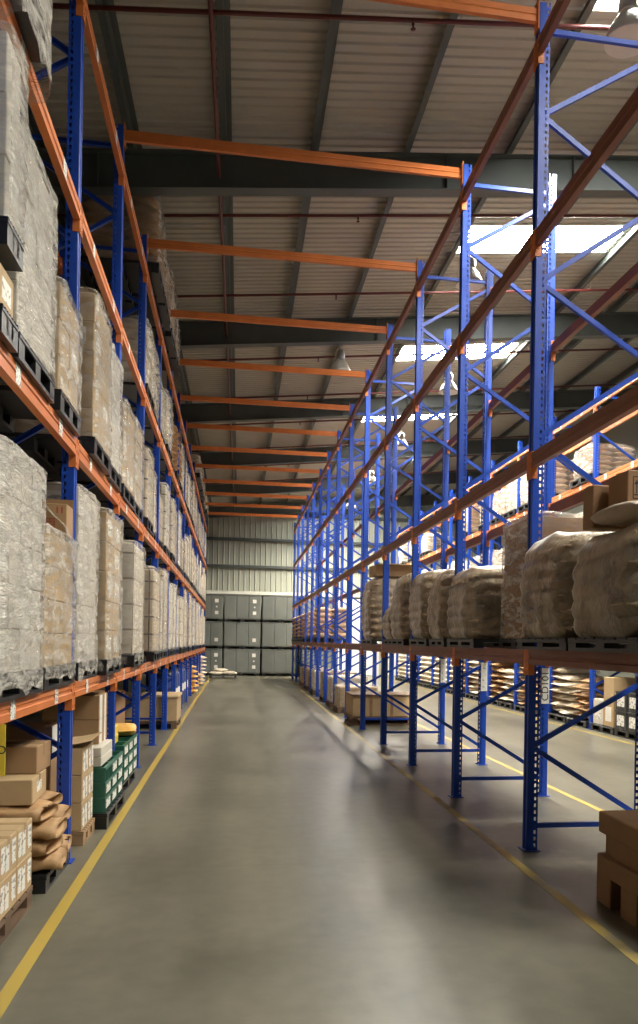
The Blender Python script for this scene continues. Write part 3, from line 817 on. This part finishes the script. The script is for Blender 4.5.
pallet('plastic_pallet', -1.6, 7.93, 0, 1.12, .95, 'black plastic pallet under three green crates, between first and second left posts', 0, 'black_plastic', 'floor pallets on the left', .14)
for j in range(3):
    for k in range(3):
        crate(-1.36, 7.57 + j * .37, .142 + k * .135, .40, .345, .137, 'green plastic crate between first and second left posts, %s column, %s layer' % (ORD[j], ('bottom', 'middle', 'top')[k]), 0, 'green crates between first and second left posts', k != 2 or j != 0)
for k in range(2):
    carton(-1.44, 7.72, .551 + k * .086, .5, .62, .084, 'grey plastic-wrapped flat pack above the green crates, %s one' % ('lower', 'upper')[k], 'white_carton', 0, None, False)
for k in range(2):
    carton(-1.50, 7.85, .724 + k * .225, .5, .46, .222, 'brown carton with white strip above the grey flat packs, %s one' % ('lower', 'upper')[k], 'kraft', 0, None, False, [('x', .05, .35, .0, 1, 'paper'), ('x', .62, .8, 0, 1, 'paper')])
# green-and-white labelled crates after the second post
pallet('plastic_pallet', -1.68, 9.42, 0, 1.22, .95, 'black plastic pallet under white-labelled green crates after the second left post', 0, 'black_plastic', 'floor pallets on the left', .14)
for j in range(3):
    for k in range(3):
        crate(-1.41, 9.03 + j * .39, .142 + k * .137, .42, .365, .139, 'green crate with white label after the second left post, %s column, %s layer' % (ORD[j], ('bottom', 'middle', 'top')[k]), 0, 'white-labelled green crates', True)
for k in range(2):
    for j in range(2):
        carton(-1.43 - .27 * j, 9.02, .556 + k * .098, .265, .30, .096, 'yellow carton on the white-labelled green crates, %s layer, %s one' % (('lower', 'upper')[k], ('aisle', 'inner')[j]), 'yellow_card', 0, 'yellow cartons on green crates', False)
o = obj('yellow_sack', sack_set(.5, .36, .14, 'yellow_bag', False)[1], None, (-1.36, 9.78, .556), .1); tag(o, 'yellow and white sack slumped on the green crates behind the yellow cartons', 'sack')
carton(-2.0, 11.5, .0, .8, .9, .95, 'tall brown carton in the shade behind the third left post', 'kraft3', 0)
# long flat cardboard box
pallet('wooden_pallet', -1.93, 16.06, 0, 1.1, 1.6, 'low dark wooden pallet under the wide cardboard box on the left floor', 0, 'dark_wood', 'floor pallets on the left', .13)
t = thing('wide_cardboard_box', 'wide pale cardboard box with rolled rim beside the left aisle line', 'carton', (-1.93, 16.06, .132), 0)
b = MB(); b.bbox(-.80, .80, -.52, .52, 0, .44, .01); b.build('body', M['kraft2'], t)
b = MB(); b.bbox(-.825, .825, -.545, .545, .44, .50, .02); b.build('lid', M['kraft2'], t)
# blue drums
def drum(x, y, z, r, h, label, group):
    t = thing('plastic_drum', label, 'drum', (x, y, z), 0, group)
    b = MB(); b.lathe([(r * .9, 0), (r * .97, .03), (r, .1), (r, h * .32), (r * 1.03, h * .34), (r * 1.03, h * .37), (r, h * .39), (r, h * .64), (r * 1.03, h * .66), (r * 1.03, h * .69), (r, h * .71), (r, h * .9), (r * .93, h * .98), (r * .86, h)], 24)
    b.build('body', M['drum_blue'], t)
    b = MB(); b.lathe([(r * .84, h), (r * .84, h + .012), (r * .80, h + .018), (r * .2, h + .014)], 24); b.build('lid', M['dark_plastic'], t)
    b = MB(); vs = []; n = 8
    for z0 in (h * .42, h * .62):
        for rr_ in (r + .001, r + .003):
            for k in range(n + 1): a = -.5 + 1.0 * k / n; vs.append((rr_ * math.cos(a), rr_ * math.sin(a), z0))
    m_ = n + 1; fs = []
    for k in range(n): fs += [(m_ + k, m_ + k + 1, 3 * m_ + k + 1, 3 * m_ + k), (k + 1, k, 2 * m_ + k, 2 * m_ + k + 1)]
    b.add(vs, fs, True); b.build('label', M['paper'], t)
for i, y in enumerate((18.3, 18.95, 19.6, 20.4, 21.1, 21.8, 22.7)):
    drum(-1.66, y, .0, .29, .92, 'blue plastic drum with white label under the left rack, %s from the camera' % ORD[i], 'blue drums under the left rack')
# yellow and pale sacks further along
for (yy, m, nm, lbl, lay, zb) in ((26.0, 'yellow_bag', 'yellow_sack', 'orange-yellow sack in heap beyond the blue drums, %s layer, %s one', 6, .0), (32.6, 'white_bag', 'pale_sack', 'pale sack in stack at far end of left rack, %s layer, %s one', 7, .0), (30.4, 'pink_bag', 'buff_sack', 'buff sack in low heap near far end of left rack, %s layer, %s one', 3, .0)):
    sack_heap(-1.78, yy, zb, .52, .5, lay, .15, lambda k, i, j, l=lbl: l % (ORD[k], ('nearer', 'farther')[j]), 'sacks under the left rack near the far end', int(yy), m, 0, (1, 2), jit=.05, name=nm)
pallet('plastic_pallet', -.66, 36.2, 0, 1.0, 1.2, 'dark pallet on the open floor before the grey bulk containers', 0, 'dark_plastic', None, .15)
for k, (dx, dy, dz, rz) in enumerate(((-.32, -.22, .152, .1), (.32, -.22, .152, -.1), (-.3, .22, .152, 0), (.3, .22, .152, .1), (-.1, -.1, .285, .4))):
    o = obj('pale_sack', sack_set(.6, .42, .15, 'white_bag')[k % 4], None, (-.66 + dx, 36.2 + dy, dz), PI / 2 + rz)
    tag(o, 'pale sack on the low pallet before the grey containers, %s' % ('front left', 'front right', 'back left', 'back right', 'slumped on top')[k], 'sack', 'pale sacks on the low pallet')

# yellow sign hanging under the lowest beam
t = thing('hanging_sign', 'yellow sign card hanging under the lowest orange beam of left rack', 'sign', (XL(4.42) - .115, 4.42, 1.105), 0)
b = MB(); b.bbox(-.15, .15, -.003, .003, -.135, .135, .001); b.build('card', M['yellow_card'], t)
o = obj('lettering', text_mesh('CO', .062, M['ink']), t, (.108, -.0036, .0)); o.rotation_euler = (PI / 2, 0, 0)
b = MB(); b.box(-.1, -.085, -.004, .004, .135, .152); b.box(.085, .1, -.004, .004, .135, .152); b.build('hook', M['galv'], t)

# ================================================================= right rack
ZR = [v + .062 for v in LV_R]
def right_pallet(x, y, w, d, n, m='black_plastic'):
    pallet('plastic_pallet', x, y, ZR[0], w, d, 'dark pallet under the %s load from camera, right rack' % n, 0, m, 'pallets in the right rack', .09)
RB = [  # y0, y1, front x, ztop
    (4.14, 5.17, 2.09, 2.42), (5.21, 6.26, 2.12, 2.52), (7.48, 8.55, 2.14, 2.48), (8.70, 9.46, 2.16, 2.55), (9.55, 10.62, 2.16, 2.62),
    (10.98, 11.98, 2.17, 2.68), (12.1, 13.0, 2.24, 2.30), (13.9, 15.1, 2.20, 2.85)]
nn = 0
for (y0, y1, fx, zt) in RB:
    if nn == 2: nn += 1
    yc = (y0 + y1) / 2; hy = (y1 - y0) / 2 - .045; d = 1.18; x = fx + .05 + d / 2
    right_pallet(x + .02, yc, hy * 2 + .02, d - .08, ORD[nn], 'black_plastic')
    zz = ZR[0] + .092
    wrapped_sacks(x, yc, zz, d / 2 - .05, hy, zt - zz - .06, 'bulging film-wrapped sack bale on the lowest level of right rack, %s from the camera' % ORD[nn], 'sack bales on the right rack', 11 + nn, layers=max(4, round((zt - zz) / .13)), bulge=.32)
    nn += 1
# tall film-wrapped load set back in the first full bay
right_pallet(3.02, 7.0, .82, 1.1, 'tall wrapped carton', 'black_plastic')
wrapped_cartons(3.02, 7.0, ZR[0] + .092, .52, .38, 1.07, 'tall film-wrapped carton load set back between two sack bales on right rack', None, 77, 2, 2, 4, 'kraft3', 'film', True, 0.)
# cartons and a loose sack on top of the nearest bale
o = obj('loose_sack', sack_set(.60, .36, .12, 'grey_bag', False)[2], None, (2.37, 4.54, 2.445)); o.rotation_euler = (0, 0, .04)
tag(o, 'loose drab sack lying under the arrow carton on nearest bale of right rack', 'sack')
carton(2.45, 4.985, 2.47, .38, .15, .28, 'dark brown carton behind the arrow carton, on the nearest bale of right rack', 'kraft3', .0, None, True)
t = carton(2.56, 4.745, 2.566, .42, .26, .225, 'brown carton with two printed arrows on the nearest bale, right rack', 'kraft3', 0, None, True)
b = MB(); yb = -.131; xa, xb, za, zb = -.175, -.045, .045, .185
for (x0, x1, z0, z1) in ((xa, xb, za, za + .006), (xa, xb, zb - .006, zb), (xa, xa + .006, za + .006, zb - .006), (xb - .006, xb, za + .006, zb - .006), (-.153, -.146, za + .035, zb - .05), (-.084, -.077, za + .035, zb - .05), (-.165, -.065, za + .022, za + .03)):
    b.box(x0, x1, yb - .001, yb, z0, z1)
for xc in (-.1495, -.0805): b.prism([(xc - .018, zb - .05), (xc + .018, zb - .05), (xc, zb - .022)], yb - .001, yb)
b.build('print', M['ink'], t)
# open flap carton
t = carton(2.72, 14.3, 2.885, .7, .5, .2, 'pale open carton tilted on top of the farthest bale, right rack', 'kraft2', .1, None, False)
b = MB(); b.box(-.35, .35, -.5, -.25, .19, .20); b.build('flap', M['kraft2'], t)
# far pallets of buff sacks on the right rack
for q, (i, s) in enumerate(((8, 0), (9, 0), (10, 0), (10, 1), (11, 0), (11, 1), (12, 0), (12, 1))):
    y0 = FY(i) + .09 + s * 1.06; yc = y0 + .5
    pallet('plastic_pallet', XR + .5, yc, ZR[0], .98, 1.1, 'black pallet under the %s buff sack stack from camera, far right rack bays' % ORD[q], 0, 'black_plastic', 'pallets in the right rack', .14)
    wrapped_sacks(XR + .5, yc, ZR[0] + .142, .53, .45, .95, 'stack of buff sacks at the far end of the right rack, %s from the camera' % ORD[q], 'buff sack stacks at the far end of right rack', 300 + q, m='pink_bag', layers=6, near=False, bulge=.05, with_film=False)

# floor level of the right rack
t = thing('pallet_box', 'large lidded brown pallet box on the floor at the front of right rack', 'pallet box', (2.93, 4.60, 0), 0)
b = MB(); b.bbox(-.50, .50, -.40, .40, .30, .50, .008); b.build('body', M['kraft3'], t)
b = MB(); b.bbox(-.535, .535, -.435, .435, .46, .60, .008); b.build('lid', M['kraft3'], t)
b = MB(); b.bbox(-.54, .54, -.44, .44, .19, .32, .008)
for xx in (-.54, -.11, .32):
    for yy in (-.44, -.10, .24): b.bbox(xx, xx + .22, yy, yy + .2, .0, .2, .006)
b.build('base', M['kraft3'], t)
b = MB(); b.bbox(-.13, .08, -.402, -.399, .35, .43, .0005); b.build('label', M['kraft'], t)
# big crate in the middle distance
t = thing('open_crate', 'wide pale box on a dark skid under the right rack, third bay', 'crate', (2.95, 16.65, 0), 0)
b = MB(); b.box(-.66, .66, -.5, .5, .0, .035)
for xx in (-.62, -.05, .52): b.box(xx, xx + .1, -.5, .5, .035, .14)
b.box(-.68, .68, -.54, .54, .14, .18); b.build('skid', M['dark_wood'], t)
b = MB(); b.bbox(-.64, .64, -.5, .5, .18, .60, .01); b.build('body', M['kraft2'], t)
b = MB(); b.box(-.66, .66, -.52, .52, .60, .63); b.build('lid', M['dark_wood'], t)
for k, xx in enumerate((-.25, .18)):
    b = MB(); b.box(xx - .03, xx + .03, -.512, -.5, .18, .60); b.build('batten', M['wood'], t)
FR = [(19.4, .62, 'kraft2', 'pale wrapped carton stack under the right rack before the sack stacks'), (21.0, .78, 'white_carton', 'white film-topped carton stack under right rack'), (22.8, .82, 'kraft3', 'dark brown film-wrapped stack under right rack'),
      (25.8, .75, 'white_carton', 'pale film-wrapped stack far along under the right rack'), (28.2, .72, 'kraft3', 'brown wrapped stack far along under right rack'), (30.6, .7, 'kraft2', 'last wrapped carton stack under the right rack near the containers')]
for q, (y, h, m, lbl) in enumerate(FR):
    pallet('wooden_pallet', 2.85, y, 0, 1.0, 1.0, 'wooden pallet under the %s wrapped floor stack, right rack' % ORD[q], 0, 'dark_wood', 'floor pallets under the right rack', .13)
    wrapped_cartons(2.85, y, .132, .46, .46, h - .13, lbl, None, 500 + q, 2, 2, 2, m, 'film', False, 0)

# ================================================================= far right rack across the next aisle
k = 0; rr = random.Random(21)
for i in range(2, NF):
    for s in (0, 1):
        y0 = FY(i) + .09 + s * 1.06; yc = y0 + .5; x = X2 + .5
        n = ORD[k]
        # floor row
        pallet('plastic_pallet', x, yc, 0, 1.0, 1.1, 'black pallet on the floor of the far right rack, %s from the camera' % n, 0, 'black_plastic', 'floor pallets of the far right rack', .14)
        if k == 2 or k == 1:
            for a in range(2):
                for b_ in range(2):
                    crate(x - .3, yc - .24 + .48 * a, .142 + b_ * .36, .5, .42, .355, 'dark crate with white label, far right rack floor, %s pallet, %s layer, %s' % (n, ('lower', 'upper')[b_], ('nearer', 'farther')[a]), PI, 'dark labelled crates', True, 'dark_plastic')
        elif k == 3:
            carton(x - .25, yc - .2, .142, .5, .42, .95, 'tall kraft carton on the floor of far right rack beside the dark crates', 'kraft2', 0, None, False, [('-x', .2, .8, .1, .4, 'paper')])
            carton(x - .25, yc + .26, .142, .5, .42, .5, 'pale short carton behind the tall kraft carton, far right rack', 'white_carton', 0, None, True, [('-x', .2, .8, .2, .7, 'label2')])
        elif k < 13:
            m = 'paper_bag' if k % 3 != 2 else 'white_bag'
            sack_heap(x, yc, .142, .52, .48, 6 + (k % 2), .15, lambda q_, a, c, n=n: 'buff sack on far right rack floor, %s pallet, %s layer, %s one' % (n, ORD[q_], ('nearer', 'farther')[c]), 'loose sacks on the %s floor pallet of the far right rack' % n, 40 + k, m, 0, (1, 2), jit=.06, miss=.35, tip=.035)
        else:
            wrapped_sacks(x, yc, .142, .5, .45, 1.05, 'pale sack stack on the floor of the far right rack, %s pallet from camera' % n, 'far floor stacks of the far right rack', 600 + k, 'white_bag', 'film', 6, False, with_film=False)
        # beam levels 1 and 2
        for lv in (0, 1, 2):
            if lv == 2 and rr.random() < .45: continue
            pallet('plastic_pallet', x, yc, ZR[lv], 1.0, 1.1, 'black pallet on the %s level of far right rack, %s from the camera' % (LEVEL[lv], n), 0, 'black_plastic', 'beam level pallets of the far right rack', .14)
            h = rr.uniform(.85, 1.15) if lv < 2 else rr.uniform(.6, .9)
            wrapped_sacks(x, yc, ZR[lv] + .142, .5, .45, h, 'film-wrapped pale sack stack on the %s level of far right rack, %s from camera' % (LEVEL[lv], n), 'sack stacks on the far right rack', 700 + k * 3 + lv, rr.choice(('pink_bag', 'pink_bag', 'white_bag')), 'film', 6, False, bulge=.15)
        k += 1

# ================================================================= grey bulk containers against the far wall
def container(x, z, label):
    t = thing('bulk_container', label, 'bulk container', (x, 39.1, z), 0, 'grey bulk containers at the far wall')
    W, D, H = 1.72, 1.05, 1.26
    b = MB(); b.bbox(-W / 2, W / 2, -D / 2, D / 2, .11, H, .012)
    for xx in (-W / 2, -W / 6, W / 6):
        b.bbox(xx + .025, xx + W / 3 - .025, -D / 2 - .02, -D / 2 + .005, .16, H - .05, .008)
    b.build('body', M['grey_plastic'], t)
    b = MB(); b.bbox(-W / 2 - .01, W / 2 + .01, -D / 2 - .025, D / 2 + .01, H - .03, H + .012, .006); b.build('rim', M['grey_plastic'], t)
    for xx in (-W / 2 + .05, -.09, W / 2 - .23):
        b = MB(); b.box(xx, xx + .18, -D / 2, D / 2, 0, .112); b.build('runner', M['black_plastic'], t)
    return t
for r in range(3):
    for c, xc in enumerate((-2.5, -1.62 + 0.0, .16, 1.96, 3.76)):
        if c == 0: continue
        t = container(xc, .0 + r * 1.285, 'grey bulk container at the far wall, %s row, %s column from the left' % (('bottom', 'middle', 'top')[r], ORD[c - 1]))
        if c in (1, 2):
            spots = ((.33, .98, .17), (.33, .70, .07), (.33, .42, .16)) if r != 1 else ((.33, .42, .17),)
            for (dx, dz, w) in spots:
                b = MB(); xx = .57; b.bbox(xx - w / 2, xx + w / 2, -.525 - .026, -.525 - .02, dz - w / 2, dz + w / 2, .002)
                b.build('label', M['paper'], t)

# ================================================================= sprinkler pipes and lamps
def sprinkler(y, dz, label):
    t = thing('sprinkler_pipe', label, 'pipe', (0, y, 0), 0, 'red sprinkler pipes under the roof')
    b = MB(); b.tube([(-6.8, 0, roofz(-6.8) - dz), (12.8, 0, roofz(12.8) - dz)], .024, 8); b.build('pipe', M['pipe'], t)
    for x in (-4.3, -1.4 + 3.1, 4.6, 7.6, 10.6):
        z = roofz(x) - dz
        b = MB(); b.lathe([(.014, z - .10), (.03, z - .095), (.012, z - .09), (.012, z - .05), (.018, z - .045), (.018, z - .01)], 8, c=(x, 0)); b.build('sprinkler_head', M['pipe'], t)
    for x in (-2.68, 2.2, 6.72):
        b = MB(); b.tube([(x + .02, 0, roofz(x) - dz), (x + .02, 0, roofz(x) - .2)], .006, 6); b.build('hanger_rod', M['galv'], t)
for k, y in enumerate((8.2, 12.1, 14.9, 18.3, 21.2, 23.8, 26.9, 29.6, 32.5, 35.3)):
    sprinkler(y, .36, 'thin dark red sprinkler pipe across the roof, %s from the camera' % ORD[k])
t = thing('main_pipe', 'dark red pipe running lengthwise under the roof above the aisle', 'pipe', (0, 0, 0))
b = MB(); b.tube([(-.43, -5, 7.86), (-.35, 12, 7.86), (-.28, 38.5, 7.86)], .024, 10); b.build('pipe', M['pipe'], t)
for y in (7, 12.7, 18.4, 24.1, 29.8):
    b = MB(); b.tube([(-.33, y, 7.88), (-.33, y, roofz(-.33) - .2)], .006, 6); b.build('hanger_rod', M['galv'], t)

def lamp(x, y, z, label, power, lit=True):
    t = thing('high_bay_lamp', label, 'lamp', (x, y, z), 0, 'high bay lamps')
    zr = roofz(x) - .2 - z
    b = MB(); b.lathe([(.22, 0), (.235, .0), (.225, .05), (.17, .17), (.11, .25), (.10, .27), (.095, .26), (.10, .245), (.16, .165), (.212, .05)], 28); b.build('shade', M['lamp_shade'], t)
    b = MB(); b.lathe([(.02, .27), (.10, .275), (.105, .30), (.10, .42), (.07, .47), (.02, .48)], 20); b.build('housing', M['galv'], t)
    b = MB(); b.lathe([(.005, .03), (.04, .045), (.055, .10), (.04, .17), (.03, .25)], 14); b.build('bulb', M['bulb'] if lit else M['lamp_shade'], t)
    b = MB(); b.tube([(0, 0, .48), (0, 0, max(.6, zr))], .01, 6); b.build('rod', M['galv'], t)
    if lit and power:
        ld = bpy.data.lights.new('lamp_light', 'SPOT'); ld.spot_size = 2.75; ld.spot_blend = .5; ld.energy = power; ld.color = (1., .90, .72); ld.shadow_soft_size = .14
        lo = bpy.data.objects.new('lamp_light', ld); col.objects.link(lo); lo.location = (x, y, z - .12); lo['kind'] = 'helper'
LP = 420
for k in range(-1, 6):
    y = 7.5 + 5.67 * k
    lamp(4.9 if k not in (0, 1) else 3.75, y + (0 if k < 1 else -.1), 7.75, 'frosted high bay lamp over the next aisle, %s from the back' % ORD[5 - k], LP * {-1: .25, 4: 1.8, 5: 2.4}.get(k, 1.))
lamp(2.05, 17.0, 7.45, 'unlit frosted high bay lamp above the right rack, over the main aisle', 0, False)

w = bpy.data.worlds.new('world'); sc.world = w; w.use_nodes = True
w.node_tree.nodes['Background'].inputs[0].default_value = (.55, .65, .8, 1); w.node_tree.nodes['Background'].inputs[1].default_value = .05

# ------------------------------------------------------------------ camera
cd = bpy.data.cameras.new('camera'); cam = bpy.data.objects.new('camera', cd); col.objects.link(cam)
cd.sensor_fit = 'AUTO'; cd.sensor_width = 36; cd.lens = 800 * 36 / 1024
cd.shift_x = (319 - 367.11) / 1024; cd.shift_y = (642.15 - 512) / 1024
cd.clip_start = .05
cam.matrix_world = Matrix.Translation((0, 0, 1.7)) @ Matrix.Rotation(-.159256, 4, 'Z') @ Matrix.Rotation(PI / 2, 4, 'X') @ Matrix.Rotation(.016295, 4, 'Z')
sc.camera = cam
vs = sc.view_settings; vs.view_transform = 'Standard'; vs.look = 'None'; vs.gamma = 1; vs.exposure = 1.2; vs.use_curve_mapping = False
sc.cycles.use_denoising = True
sc.cycles.transparent_max_bounces = 16; sc.cycles.max_bounces = 8
